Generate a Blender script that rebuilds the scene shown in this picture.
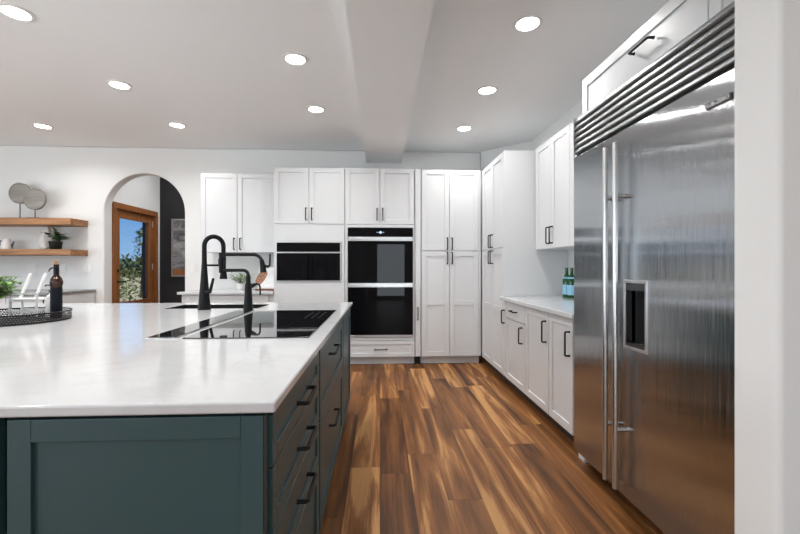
import bpy, bmesh, math, random
from mathutils import Vector, Matrix
R = math.radians
random.seed(7)
SC = bpy.context.scene
COL = SC.collection
for _o in list(bpy.data.objects):
    bpy.data.objects.remove(_o)

# ------------------------------------------------------------------ camera
cam_data = bpy.data.cameras.new('camera'); cam = bpy.data.objects.new('camera', cam_data); COL.objects.link(cam)
cam_data.sensor_width = 36.0; cam_data.lens = 18.0; cam_data.clip_start = 0.05; cam_data.clip_end = 500
cam.location = (0, 0, 1.214); cam.rotation_euler = (R(90), 0, R(-2.86))
SC.camera = cam

# ------------------------------------------------------------------ world, sun, daylight, exposure
world = bpy.data.worlds.new('World'); SC.world = world; world.use_nodes = True
wn = world.node_tree; wn.nodes.clear()
w_out = wn.nodes.new('ShaderNodeOutputWorld'); w_bg = wn.nodes.new('ShaderNodeBackground')
w_tc = wn.nodes.new('ShaderNodeTexCoord'); w_sep = wn.nodes.new('ShaderNodeSeparateXYZ'); w_rmp = wn.nodes.new('ShaderNodeValToRGB')
_e = w_rmp.color_ramp.elements
while len(_e) < 4: _e.new(.5)
for _el, (_p, _c) in zip(_e, ((0, (.36, .33, .27)), (.02, (.33, .57, .92)), (.14, (.13, .36, .82)), (.7, (.07, .20, .58)))): _el.position = _p; _el.color = (*_c, 1)
wn.links.new(w_tc.outputs['Generated'], w_sep.inputs[0]); wn.links.new(w_sep.outputs[2], w_rmp.inputs[0])
w_bg.inputs['Strength'].default_value = 1.0
wn.links.new(w_rmp.outputs[0], w_bg.inputs['Color']); wn.links.new(w_bg.outputs[0], w_out.inputs['Surface'])

sun_d = bpy.data.lights.new('sun', 'SUN'); sun_d.energy = 7.0; sun_d.angle = R(0.6); sun_d.color = (1, .95, .86)
sun = bpy.data.objects.new('sun', sun_d); COL.objects.link(sun)
sun.rotation_euler = Vector((-0.75, -0.25, -0.85)).to_track_quat('-Z', 'Y').to_euler()

def daylight(name, loc, aim, w, h, power, color=(.87, .945, 1.0)):
    d = bpy.data.lights.new(name, 'AREA'); d.shape = 'RECTANGLE'; d.size = w; d.size_y = h; d.energy = power; d.color = color
    o = bpy.data.objects.new(name, d); COL.objects.link(o); o.location = loc
    o.rotation_euler = Vector(aim).to_track_quat('-Z', 'Z').to_euler()
    return o
# area lamps added as fill at unseen left and rear windows, tilted upward
for yy, pw in ((-3.2, 85), (-0.4, 92), (2.4, 78)):
    daylight('window_daylight', (-6.70, yy, 1.45), (1, 0, 1.5), 1.9, 1.7, pw)
for xx, pw in ((-5.2, 80), (2.75, 40)):
    daylight('window_daylight', (xx, -4.88, 1.35), (0, 1, 0.35), 2.2, 2.1, pw)

daylight('door_daylight', (.4, -4.88, 1.1), (0, 1, -.05), 1.0, 1.9, 50)

LAMP_POWER = 8.5
LENS_GLOW = 28.0
SC.view_settings.view_transform = 'Standard'; SC.view_settings.look = 'None'
SC.view_settings.gamma = 1.0; SC.view_settings.exposure = 0.0; SC.view_settings.use_curve_mapping = False
SC.cycles.use_denoising = True
SC.cycles.max_bounces = 10; SC.cycles.diffuse_bounces = 6; SC.cycles.glossy_bounces = 5; SC.cycles.transparent_max_bounces = 12
SC.cycles.sample_clamp_indirect = 6.0
SC.cycles.caustics_reflective = False; SC.cycles.caustics_refractive = False

# ------------------------------------------------------------------ materials
class NT:
    def __init__(self, name):
        self.m = bpy.data.materials.new(name); self.m.use_nodes = True
        self.t = self.m.node_tree; self.t.nodes.clear()
        self.out = self.t.nodes.new('ShaderNodeOutputMaterial')
        self.b = self.t.nodes.new('ShaderNodeBsdfPrincipled'); self.l(self.b.outputs[0], self.out.inputs[0])
    def n(self, typ, **kw):
        nd = self.t.nodes.new(typ)
        for k, v in kw.items(): setattr(nd, k, v)
        return nd
    def l(self, a, b): self.t.links.new(a, b)
    def s(self, **kw):
        names = dict(color='Base Color', rough='Roughness', metal='Metallic', spec='Specular IOR Level', trans='Transmission Weight',
                     ior='IOR', coat='Coat Weight', coat_rough='Coat Roughness', emis='Emission Color', estr='Emission Strength', aniso='Anisotropic', arot='Anisotropic Rotation', alpha='Alpha', sheen='Sheen Weight')
        for k, v in kw.items():
            i = self.b.inputs[names[k]]
            i.default_value = (*v, 1) if isinstance(v, tuple) else v
        return self
    def math(self, op, a, b=None, c=None):
        nd = self.n('ShaderNodeMath', operation=op)
        for i, v in enumerate((a, b, c)):
            if v is None: continue
            if isinstance(v, (int, float)): nd.inputs[i].default_value = v
            else: self.l(v, nd.inputs[i])
        return nd.outputs[0]
    def coord(self, kind='Object', scale=(1, 1, 1), rot=(0, 0, 0)):
        tc = self.n('ShaderNodeTexCoord'); mp = self.n('ShaderNodeMapping')
        mp.inputs['Scale'].default_value = scale; mp.inputs['Rotation'].default_value = rot
        self.l(tc.outputs[kind], mp.inputs[0]); return mp.outputs[0]
    def noise(self, vec, scale, detail=3, rough=.5, dist=0):
        nd = self.n('ShaderNodeTexNoise'); nd.inputs['Scale'].default_value = scale; nd.inputs['Detail'].default_value = detail
        nd.inputs['Roughness'].default_value = rough; nd.inputs['Distortion'].default_value = dist
        self.l(vec, nd.inputs['Vector']); return nd.outputs['Fac']
    def ramp(self, fac, stops, interp='LINEAR'):
        nd = self.n('ShaderNodeValToRGB'); e = nd.color_ramp.elements; nd.color_ramp.interpolation = interp
        while len(e) < len(stops): e.new(0.5)
        for el, (p, c) in zip(e, stops): el.position = p; el.color = (*c, 1)
        self.l(fac, nd.inputs[0]); return nd.outputs[0]
    def mix(self, fac, a, b, blend='MIX'):
        nd = self.n('ShaderNodeMix', data_type='RGBA', blend_type=blend)
        for i, v in ((0, fac), (6, a), (7, b)):
            if isinstance(v, (int, float)): nd.inputs[i].default_value = v
            elif isinstance(v, tuple): nd.inputs[i].default_value = (*v, 1)
            else: self.l(v, nd.inputs[i])
        return nd.outputs[2]
    def bump(self, h, strength=.1, dist=.01):
        nd = self.n('ShaderNodeBump'); nd.inputs['Strength'].default_value = strength; nd.inputs['Distance'].default_value = dist
        self.l(h, nd.inputs['Height']); self.l(nd.outputs[0], self.b.inputs['Normal'])
    def color(self, sock): self.l(sock, self.b.inputs['Base Color'])

def plain(name, color, rough=.5, metal=0.0, var=0.0, **kw):
    m = NT(name).s(color=color, rough=rough, metal=metal, **kw)
    if var:
        f = m.noise(m.coord(), 6, 4)
        m.color(m.mix(f, tuple(c * (1 - var) for c in color), tuple(min(1, c * (1 + var)) for c in color)))
    return m.m

def plaster(name, color, bump=.12, scale=90):
    m = NT(name).s(color=color, rough=.75, spec=.25)
    v = m.coord(); f = m.noise(v, scale, 4, .6); m.bump(f, bump, .004)
    m.color(m.mix(m.noise(v, 3, 2), tuple(c * .985 for c in color), color))
    return m.m

MAT = {}
MAT['wall'] = plaster('wall_plaster', (.76, .765, .76))
MAT['ceiling'] = plaster('ceiling_plaster', (.85, .86, .865), .2, 60)
MAT['charcoal_wall'] = plaster('charcoal_wall_paint', (.028, .028, .030))
MAT['white'] = plain('white_cabinet_paint', (.64, .65, .66), .32, var=.01)
MAT['green'] = plain('dark_green_cabinet_paint', (.030, .068, .074), .36, var=.03)
MAT['green_dark'] = plain('dark_green_recess_paint', (.015, .024, .026), .5)
MAT['black'] = plain('matte_black_metal', (.003, .003, .0034), .45, spec=.22)
MAT['black_plastic'] = plain('black_plastic', (.006, .006, .0065), .5, spec=.3)
MAT['glass_black'] = plain('black_appliance_glass', (.004, .004, .005), .02, spec=.12)
MAT['cook_glass'] = plain('black_cooktop_glass', (.006, .006, .007), .04, spec=.9, coat=.6, coat_rough=.02)
MAT['chrome'] = plain('brushed_steel_trim', (.62, .62, .62), .28, 1.0)
MAT['steel_dark'] = plain('dark_steel', (.12, .12, .125), .35, 1.0)
MAT['plate'] = plain('white_plastic_plate', (.78, .78, .77), .4)
MAT['ceramic'] = plain('white_ceramic', (.78, .77, .75), .3)
MAT['ceramic_grey'] = plain('grey_stoneware', (.45, .44, .42), .6, var=.15)
MAT['soil'] = plain('potting_soil', (.03, .02, .014), .9)
MAT['cork'] = plain('cork', (.38, .22, .11), .8, var=.2)
MAT['white_wood'] = plain('white_painted_wood', (.85, .85, .84), .45)
MAT['light_trim'] = plain('white_light_trim', (.8, .8, .79), .5)
MAT['navy'] = plain('dark_navy_post_paint', (.012, .018, .035), .5)
MAT['print'] = plain('grey_control_print', (.16, .16, .165), .4); MAT['toe_shade'] = plain('shaded_toe_kick', (.05, .04, .034), .6)  # right-run toe kicks: shade on white boards painted in as dark brown

m = NT('lamp_lens').s(color=(1, 1, 1), rough=.5, emis=(1, .97, .93), estr=LENS_GLOW); MAT['lens'] = m.m
m = NT('oven_display').s(color=(.02, .02, .03), rough=.1, emis=(.55, .75, 1.0), estr=1.6); MAT['display'] = m.m

def quartz():
    m = NT('white_quartz').s(rough=.10, spec=.5)
    v = m.coord(); w = m.noise(v, 1.3, 5, .6, 1.5)
    vein = m.ramp(w, [(0, (.56, .57, .58)), (.47, (.56, .57, .58)), (.5, (.53, .54, .55)), (.53, (.56, .57, .58)), (1, (.56, .57, .58))])
    m.color(vein); return m.m
MAT['quartz'] = quartz()
MAT['grey_quartz'] = plain('grey_worktop', (.22, .22, .225), .2, var=.05)

def steel_brushed(name, base, rough, aniso):
    m = NT(name).s(color=base, metal=1.0, rough=rough, aniso=aniso)
    tn = m.n('ShaderNodeCombineXYZ'); tn.inputs[1].default_value = 1.0
    m.l(tn.outputs[0], m.b.inputs['Tangent'])
    v = m.coord(scale=(60, 1, .4)); f = m.noise(v, 3, 3, .6)
    m.color(m.mix(f, tuple(c * .93 for c in base), base))
    # vertical brushing: the fine grain tips the surface sideways only, so reflections smear along the front
    w = m.noise(m.coord(scale=(.9, .9, 1.6)), 1.8, 1, .4); nb = m.n('ShaderNodeBump'); nb.inputs['Strength'].default_value = .03; nb.inputs['Distance'].default_value = .04; m.l(w, nb.inputs['Height'])
    gr_ = m.noise(m.coord(scale=(1, 0, .0006)), 3500, 1, .5)
    off = m.n('ShaderNodeCombineXYZ'); m.l(m.math('MULTIPLY', m.math('SUBTRACT', gr_, .5), .9), off.inputs[1])
    ad = m.n('ShaderNodeVectorMath', operation='ADD'); m.l(nb.outputs[0], ad.inputs[0]); m.l(off.outputs[0], ad.inputs[1])
    nz = m.n('ShaderNodeVectorMath', operation='NORMALIZE'); m.l(ad.outputs[0], nz.inputs[0]); m.l(nz.outputs[0], m.b.inputs['Normal'])
    return m.m
MAT['steel'] = steel_brushed('brushed_stainless_steel', (.48, .505, .53), .10, .8)
MAT['louver'] = plain('stainless_louver', (.34, .35, .36), .45, 1.0)

def planks(name, wid, length, dark, mid, light, axis='y', rough=.40):
    """wood boards running along axis, staggered at random"""
    m = NT(name).s(rough=rough, spec=.25)
    tc = m.n('ShaderNodeTexCoord'); sp = m.n('ShaderNodeSeparateXYZ'); m.l(tc.outputs['Object'], sp.inputs[0])
    across, along = (sp.outputs[0], sp.outputs[1]) if axis == 'y' else (sp.outputs[1], sp.outputs[0])
    a = m.math('DIVIDE', across, wid); row = m.math('FLOOR', a)
    wn1 = m.n('ShaderNodeTexWhiteNoise', noise_dimensions='1D'); m.l(row, wn1.inputs['W'])
    b = m.math('ADD', m.math('DIVIDE', along, length), m.math('MULTIPLY', wn1.outputs['Value'], 7.31)); idx = m.math('FLOOR', b)
    cv = m.n('ShaderNodeCombineXYZ'); m.l(row, cv.inputs[0]); m.l(idx, cv.inputs[1])
    wn2 = m.n('ShaderNodeTexWhiteNoise', noise_dimensions='2D'); m.l(cv.outputs[0], wn2.inputs['Vector']); rnd = wn2.outputs['Value']
    # grain coordinates, shifted for each board
    g = m.n('ShaderNodeCombineXYZ')
    m.l(m.math('ADD', m.math('MULTIPLY', across, 13.0), m.math('MULTIPLY', rnd, 57.0)), g.inputs[0])
    m.l(m.math('ADD', m.math('MULTIPLY', along, .9), m.math('MULTIPLY', rnd, 31.0)), g.inputs[1])
    big = m.noise(g.outputs[0], .8, 4, .58, .7)
    g2 = m.n('ShaderNodeCombineXYZ')
    m.l(m.math('MULTIPLY', across, 120.0), g2.inputs[0]); m.l(m.math('ADD', m.math('MULTIPLY', along, 3.0), m.math('MULTIPLY', rnd, 13.0)), g2.inputs[1])
    fine = m.noise(g2.outputs[0], 1.0, 4, .65)
    tone = m.math('ADD', m.math('MULTIPLY', m.math('SUBTRACT', big, .5), 2.3), m.math('ADD', m.math('MULTIPLY', rnd, .56), .19))
    tone = m.math('ADD', tone, m.math('MULTIPLY', m.math('SUBTRACT', fine, .5), .42))
    c = m.ramp(tone, [(0, dark), (.34, tuple((d + k) / 2 for d, k in zip(dark, mid))), (.58, mid), (.8, light), (1, tuple(x * 1.15 for x in light))])
    kn = m.noise(g.outputs[0], 2.3, 1, .4)
    knot = m.ramp(kn, [(0, (.25, .2, .18)), (.2, (.45, .4, .38)), (.29, (1, 1, 1)), (1, (1, 1, 1))])
    c = m.mix(1.0, c, knot, 'MULTIPLY')
    fa = m.math('FRACT', a); fb = m.math('FRACT', b)
    ea = m.math('MINIMUM', fa, m.math('SUBTRACT', 1.0, fa)); eb = m.math('MINIMUM', fb, m.math('SUBTRACT', 1.0, fb))
    seam = m.math('MINIMUM', m.math('DIVIDE', m.math('MULTIPLY', ea, wid), .0022), m.math('DIVIDE', m.math('MULTIPLY', eb, length), .0022))
    seam = m.math('MINIMUM', seam, 1.0)
    c = m.mix(m.math('MULTIPLY', m.math('SUBTRACT', 1.0, seam), .9), c, (.02, .009, .005))
    m.color(c)
    m.l(m.math('ADD', m.math('MULTIPLY', fine, .14), rough - .05), m.b.inputs['Roughness'])
    m.bump(m.math('ADD', m.math('MULTIPLY', fine, .12), seam), .12, .003)
    return m.m
MAT['floor'] = planks('hickory_plank_floor', .178, 1.35, (.065, .026, .010), (.25, .101, .031), (.46, .235, .086))
def wood(name, dark, light, axis, rough=.45, scale=1.0):
    m = NT(name).s(rough=rough, spec=.4)
    sc = {'x': (1.2, 16, 16), 'y': (16, 1.2, 16), 'z': (16, 16, 1.2)}[axis]
    v = m.coord(scale=tuple(s * scale for s in sc)); f = m.noise(v, 1.6, 5, .62, .6); g = m.noise(v, 9, 3, .6)
    m.color(m.ramp(m.math('ADD', m.math('MULTIPLY', f, .8), m.math('MULTIPLY', g, .2)), [(.3, dark), (.5, tuple((a + b) / 2 for a, b in zip(dark, light))), (.7, light)]))
    m.bump(g, .1, .003); return m.m
MAT['shelf_wood'] = wood('rustic_pine', (.15, .055, .017), (.48, .24, .095), 'x')
MAT['door_wood'] = wood('stained_door_wood', (.16, .055, .015), (.38, .15, .05), 'z', .35)
MAT['stand_wood'] = wood('reddish_wood', (.12, .04, .02), (.25, .09, .04), 'x')
MAT['disc'] = wood('weathered_grey_disc', (.16, .152, .138), (.37, .355, .325), 'x', .8, .5)
MAT['leaf'] = plain('fresh_green_leaf', (.17, .33, .065), .45, var=.35)
MAT['leaf_dark'] = plain('dark_green_leaf', (.022, .075, .018), .4, var=.3)
MAT['stem'] = plain('green_stem', (.07, .10, .03), .6)
MAT['bark'] = plain('bark', (.08, .055, .04), .9, var=.3)
MAT['pine'] = plain('pine_foliage', (.035, .075, .028), .8, var=.4)
MAT['shrub'] = plain('scrub_foliage', (.16, .20, .075), .8, var=.4)
m = NT('dry_grass').s(rough=.95); f = m.noise(m.coord(), 1.2, 6, .65)
m.color(m.ramp(f, [(.3, (.20, .18, .09)), (.5, (.36, .31, .19)), (.7, (.48, .42, .29))])); MAT['ground'] = m.m

def clear_glass(name, tint=(1, 1, 1), refl=.06):
    mt = bpy.data.materials.new(name); mt.use_nodes = True; t = mt.node_tree; t.nodes.clear()
    out = t.nodes.new('ShaderNodeOutputMaterial'); mx = t.nodes.new('ShaderNodeMixShader'); tr = t.nodes.new('ShaderNodeBsdfTransparent')
    gl = t.nodes.new('ShaderNodeBsdfGlossy'); gl.inputs['Roughness'].default_value = .01
    tr.inputs[0].default_value = (*tint, 1); mx.inputs[0].default_value = refl
    t.links.new(tr.outputs[0], mx.inputs[1]); t.links.new(gl.outputs[0], mx.inputs[2]); t.links.new(mx.outputs[0], out.inputs[0]); return mt
MAT['pane'] = clear_glass('window_glass', (.93, .95, .95))
MAT['brown_glass'] = NT('brown_bottle_glass').s(color=(.035, .011, .004), rough=.08, spec=.4).m
MAT['green_glass'] = NT('green_bottle_glass').s(color=(.006, .12, .03), rough=.06, trans=.35, ior=1.45).m
MAT['clear_bottle'] = clear_glass('clear_bottle_glass', (.92, .93, .92), .10)
MAT['label_black'] = plain('dark_bottle_label', (.003, .004, .010), .5, spec=.2)
MAT['label_blue'] = plain('pale_blue_label', (.30, .58, .78), .5)
MAT['label_white'] = plain('white_label', (.82, .80, .76), .55)
MAT['paper'] = plain('white_page', (.82, .82, .81), .6)
m = NT('printed_page'); m.s(rough=.5); v = m.coord()
f = m.noise(v, 55, 3, .7); m.color(m.ramp(f, [(.35, (.08, .02, .012)), (.5, (.30, .11, .05)), (.62, (.55, .36, .24)), (.75, (.12, .05, .02))])); MAT['photo'] = m.m
m = NT('abstract_artwork').s(rough=.7); v = m.coord(scale=(1, 1, 2.4)); f = m.noise(v, 3.0, 5, .6, 1.0)
m.color(m.ramp(f, [(.3, (.05, .05, .055)), (.5, (.22, .22, .225)), (.7, (.5, .5, .5))])); MAT['art'] = m.m
m = NT('perforated_black_metal').s(color=(.014, .014, .015), rough=.45, metal=.4)
tc = m.n('ShaderNodeTexCoord'); sp = m.n('ShaderNodeSeparateXYZ'); m.l(tc.outputs['UV'], sp.inputs[0])
u = m.math('MULTIPLY', sp.outputs[0], 132.0); v_ = m.math('MULTIPLY', sp.outputs[1], 4.0)
u = m.math('ADD', u, m.math('MULTIPLY', m.math('MODULO', m.math('FLOOR', v_), 2.0), .5))
du = m.math('SUBTRACT', m.math('FRACT', u), .5); dv = m.math('SUBTRACT', m.math('FRACT', v_), .5)
rr = m.math('SQRT', m.math('ADD', m.math('MULTIPLY', du, du), m.math('MULTIPLY', dv, dv)))
m.l(m.math('GREATER_THAN', rr, .37), m.b.inputs['Alpha']); MAT['mesh'] = m.m

# ------------------------------------------------------------------ mesh builder
class MB:
    def __init__(self): self.bm = bmesh.new()
    def box(self, x0, x1, y0, y1, z0, z1):
        x0, x1 = min(x0, x1), max(x0, x1); y0, y1 = min(y0, y1), max(y0, y1); z0, z1 = min(z0, z1), max(z0, z1)
        v = [self.bm.verts.new(p) for p in ((x0, y0, z0), (x1, y0, z0), (x1, y1, z0), (x0, y1, z0), (x0, y0, z1), (x1, y0, z1), (x1, y1, z1), (x0, y1, z1))]
        for f in ((0, 3, 2, 1), (4, 5, 6, 7), (0, 1, 5, 4), (1, 2, 6, 5), (2, 3, 7, 6), (3, 0, 4, 7)):
            self.bm.faces.new([v[i] for i in f])
        return self
    def prism(self, pts, axis, a0, a1):
        """closed outline extruded along an axis; pts are (u,v) in the two other axes"""
        def P(u, v, a): return {'x': (a, u, v), 'y': (u, a, v), 'z': (u, v, a)}[axis]
        lo = [self.bm.verts.new(P(u, v, a0)) for u, v in pts]; hi = [self.bm.verts.new(P(u, v, a1)) for u, v in pts]
        self.bm.faces.new(lo); self.bm.faces.new(hi[::-1]); n = len(pts)
        for i in range(n): self.bm.faces.new([lo[i], hi[i], hi[(i + 1) % n], lo[(i + 1) % n]])
        return self
    def holed(self, xs, ys, z0, z1, holes):
        """slab on a grid of cuts, leaving out the cells listed in holes"""
        top = [[self.bm.verts.new((x, y, z1)) for y in ys] for x in xs]; bot = [[self.bm.verts.new((x, y, z0)) for y in ys] for x in xs]
        nx, ny = len(xs) - 1, len(ys) - 1
        solid = lambda i, j: 0 <= i < nx and 0 <= j < ny and (i, j) not in holes
        for i in range(nx):
            for j in range(ny):
                if not solid(i, j): continue
                c = ((i, j), (i + 1, j), (i + 1, j + 1), (i, j + 1))
                self.bm.faces.new([top[a][b] for a, b in c]); self.bm.faces.new([bot[a][b] for a, b in c[::-1]])
                for (a, b), (di, dj) in (((0, 1), (0, -1)), ((1, 2), (1, 0)), ((2, 3), (0, 1)), ((3, 0), (-1, 0))):
                    if not solid(i + di, j + dj):
                        p, q = c[a], c[b]; self.bm.faces.new([bot[p[0]][p[1]], bot[q[0]][q[1]], top[q[0]][q[1]], top[p[0]][p[1]]])
        for v in [v for v in self.bm.verts if not v.link_faces]: self.bm.verts.remove(v)
        return self
    def tube(self, pts, r, seg=12, caps=True):
        pts = [Vector(p) for p in pts]; n = len(pts); rs = r if isinstance(r, (list, tuple)) else [r] * n
        tang = []
        for i in range(n):
            a = pts[max(i - 1, 0)]; b = pts[min(i + 1, n - 1)]
            d = ((pts[i] - a).normalized() + (b - pts[i]).normalized()) if 0 < i < n - 1 else (b - a)
            tang.append(d.normalized())
        u = tang[0].orthogonal().normalized(); rings = []
        for i in range(n):
            t = tang[i]; u = (u - t * u.dot(t)).normalized(); w = t.cross(u)
            rings.append([self.bm.verts.new(pts[i] + (u * math.cos(2 * math.pi * k / seg) + w * math.sin(2 * math.pi * k / seg)) * rs[i]) for k in range(seg)])
        for a, b in zip(rings, rings[1:]):
            for k in range(seg): self.bm.faces.new([a[k], a[(k + 1) % seg], b[(k + 1) % seg], b[k]])
        if caps: self.bm.faces.new(rings[0][::-1]); self.bm.faces.new(rings[-1])
        return self
    def lathe(self, prof, c=(0, 0), seg=32, close=True):
        uv = self.bm.loops.layers.uv.verify(); rings = []
        for r, z in prof: rings.append([self.bm.verts.new((c[0] + max(r, 1e-5) * math.cos(2 * math.pi * k / seg), c[1] + max(r, 1e-5) * math.sin(2 * math.pi * k / seg), z)) for k in range(seg)])
        nr = len(rings) - 1
        for i, (a, b) in enumerate(zip(rings, rings[1:])):
            for k in range(seg):
                f = self.bm.faces.new([a[k], a[(k + 1) % seg], b[(k + 1) % seg], b[k]])
                for lp, q in zip(f.loops, ((k, i), (k + 1, i), (k + 1, i + 1), (k, i + 1))): lp[uv].uv = (q[0] / seg, q[1] / nr)
        if close:
            if prof[0][0] > 1e-4: self.bm.faces.new(rings[0][::-1])
            if prof[-1][0] > 1e-4: self.bm.faces.new(rings[-1])
        return self
    def blob(self, c, r, sub=2, jitter=.15, squash=(1, 1, 1)):
        ret = bmesh.ops.create_icosphere(self.bm, subdivisions=sub, radius=1)
        for v in ret['verts']:
            k = r * (1 + random.uniform(-jitter, jitter)); v.co = Vector((c[0] + v.co.x * k * squash[0], c[1] + v.co.y * k * squash[1], c[2] + v.co.z * k * squash[2]))
        return self
    def leaf(self, base, d, length, width, up=Vector((0, 0, 1)), bend=.25):
        d = Vector(d).normalized(); side = d.cross(up)
        if side.length < .05: side = d.orthogonal()
        side.normalize(); nrm = side.cross(d); b = Vector(base); prof = ((0, .12), (.25, .8), (.5, 1), (.78, .6), (1, .02)); L = []
        for t, w in prof:
            p = b + d * length * t - nrm * (bend * length * t * t)
            L.append((self.bm.verts.new(p - side * width * w / 2 + nrm * width * .12 * w), self.bm.verts.new(p), self.bm.verts.new(p + side * width * w / 2 + nrm * width * .12 * w)))
        for p, q in zip(L, L[1:]):
            self.bm.faces.new([p[0], p[1], q[1], q[0]]); self.bm.faces.new([p[1], p[2], q[2], q[1]])
        return self
    def build(self, name, mat, parent=None, bevel=0.0, smooth=False, seg=2, loc=None, uv_yz=False):
        bmesh.ops.recalc_face_normals(self.bm, faces=self.bm.faces)
        if uv_yz:
            uv = self.bm.loops.layers.uv.verify()
            for f in self.bm.faces:
                for lp in f.loops: lp[uv].uv = (lp.vert.co.x * 1.0 + lp.vert.co.y * .01, lp.vert.co.z)
        me = bpy.data.meshes.new(name); self.bm.to_mesh(me); self.bm.free(); me.materials.append(MAT[mat] if isinstance(mat, str) else mat)
        o = bpy.data.objects.new(name, me); COL.objects.link(o)
        if parent is not None: o.parent = parent
        if loc is not None: o.location = loc
        if smooth:
            for p in me.polygons: p.use_smooth = True
            if smooth != 'all': me.set_sharp_from_angle(angle=R(40))
        if bevel:
            md = o.modifiers.new('edge', 'BEVEL'); md.width = bevel; md.segments = seg; md.limit_method = 'ANGLE'; md.angle_limit = R(45)
            md.harden_normals = True
            for p in me.polygons: p.use_smooth = True
            if smooth != 'all': me.set_sharp_from_angle(angle=R(40))
        return o

def arc(c, r, a0, a1, n, ex, ez):
    ex, ez, c = Vector(ex), Vector(ez), Vector(c)
    return [c + (ex * math.cos(R(a0 + (a1 - a0) * i / n)) + ez * math.sin(R(a0 + (a1 - a0) * i / n))) * r for i in range(n + 1)]
def tag(o, label=None, cat=None, group=None, kind=None):
    if label: o['label'] = label
    if cat: o['category'] = cat
    if group: o['group'] = group
    if kind: o['kind'] = kind
    return o
def thing(name, label, cat, loc=(0, 0, 0), rz=0.0, group=None):
    o = bpy.data.objects.new(name, None); o.empty_display_size = .1; COL.objects.link(o); o.location = loc; o.rotation_euler = (0, 0, R(rz))
    return tag(o, label, cat, group)
def struct(name, mb, mat, **kw): return tag(mb.build(name, mat, **kw), kind='structure')
def copy_tree(o, parent=None):
    c = o.copy(); COL.objects.link(c)
    if parent is not None: c.parent = parent
    for ch in o.children: copy_tree(ch, c)
    return c

# ------------------------------------------------------------------ the setting
H = 2.84; YW = 5.60; XR = 1.95; XL = -6.8; YF = -5.0; XH = -3.74
struct('floor', MB().box(XL - .1, 4.1, YF - .1, 7.1, -.12, 0), 'floor')
struct('ceiling', MB().box(XL - .15, 4.15, YF - .15, YW + .15, H, H + .12), 'ceiling')
struct('ceiling_beam', MB().box(-.19, .295, YF, YW - .002, 2.665, H - .001), 'ceiling')
# back wall with the arched opening
a0, a1, zs = -3.725, -2.665, 1.955
rad = (a1 - a0) / 2; cx = (a0 + a1) / 2
pts = [(XL - .1, 0), (a0, 0), (a0, zs)] + [(cx - rad * math.cos(R(t)), zs + rad * math.sin(R(t))) for t in range(6, 180, 6)] + [(a1, zs), (a1, 0), (1.42, 0), (1.42, H - .001), (XL - .1, H - .001)]
wb = struct('wall_back', MB().prism(pts, 'y', YW, YW + .145), 'wall', bevel=.018, seg=3)
struct('wall_corner', MB().prism([(1.42, 5.58), (1.95, 5.05), (2.06, 5.16), (2.06, 5.72), (1.42, 5.72)], 'z', 0, H - .001), 'wall')
struct('wall_right', MB().box(XR, XR + .12, 1.30, 5.05, 0, H - .001), 'wall')
struct('wall_stub', MB().box(1.155, 4.0, 1.106, 1.262, 0, H - .001), 'wall', bevel=.022, seg=4)
struct('wall_side', MB().box(4.0, 4.12, YF, 1.262, 0, H - .001), 'wall')

def windowed(axis, fixed, thick, lo, hi, openings, name):
    cuts = sorted({lo, hi, *[v for o_ in openings for v in o_[:2]]}); zc = sorted({0, H - .001, *[v for o_ in openings for v in o_[2:]]})
    mb = MB()
    for i in range(len(cuts) - 1):
        for j in range(len(zc) - 1):
            u, z = (cuts[i] + cuts[i + 1]) / 2, (zc[j] + zc[j + 1]) / 2
            if any(o_[0] < u < o_[1] and o_[2] < z < o_[3] for o_ in openings): continue
            if axis == 'x': mb.box(fixed, fixed + thick, cuts[i], cuts[i + 1], zc[j], zc[j + 1])
            else: mb.box(cuts[i], cuts[i + 1], fixed, fixed + thick, zc[j], zc[j + 1])
    return struct(name, mb, 'wall')
lw = [(y - 1.0, y + 1.0, .55, 2.35) for y in (-3.2, -.4, 2.4)]
rw = [(x - 1.15, x + 1.15, .06, 2.45) for x in (-5.2, 2.75)] + [(-.15, .95, .02, 2.15)]
windowed('x', XL - .12, .12, YF, YW + .1, lw, 'wall_left')
windowed('y', YF - .12, .12, XL - .12, 4.12, rw, 'wall_front')
k = 0
for (u0, u1, z0, z1), ax in [(o_, 'x') for o_ in lw] + [(o_, 'y') for o_ in rw]:
    k += 1
    root = tag(thing('window_%d' % k, None, None), kind='structure')
    fr, gl = MB(), MB(); f = XL - .07 if ax == 'x' else YF - .07
    def bx(mb, a, b, c, d, t):
        if ax == 'x': mb.box(f - t, f + t, a, b, c, d)
        else: mb.box(a, b, f - t, f + t, c, d)
    w = .06
    bx(fr, u0, u1, z0, z0 + w, .04); bx(fr, u0, u1, z1 - w, z1, .04); bx(fr, u0, u0 + w, z0 + w, z1 - w, .04); bx(fr, u1 - w, u1, z0 + w, z1 - w, .04)
    mid = (u0 + u1) / 2; bx(fr, mid - .03, mid + .03, z0 + w, z1 - w, .04)
    bx(gl, u0 + w, u1 - w, z0 + w, z1 - w, .006)
    fr.build('window_frame', 'white', root); gl.build('pane', 'pane', root)

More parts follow.
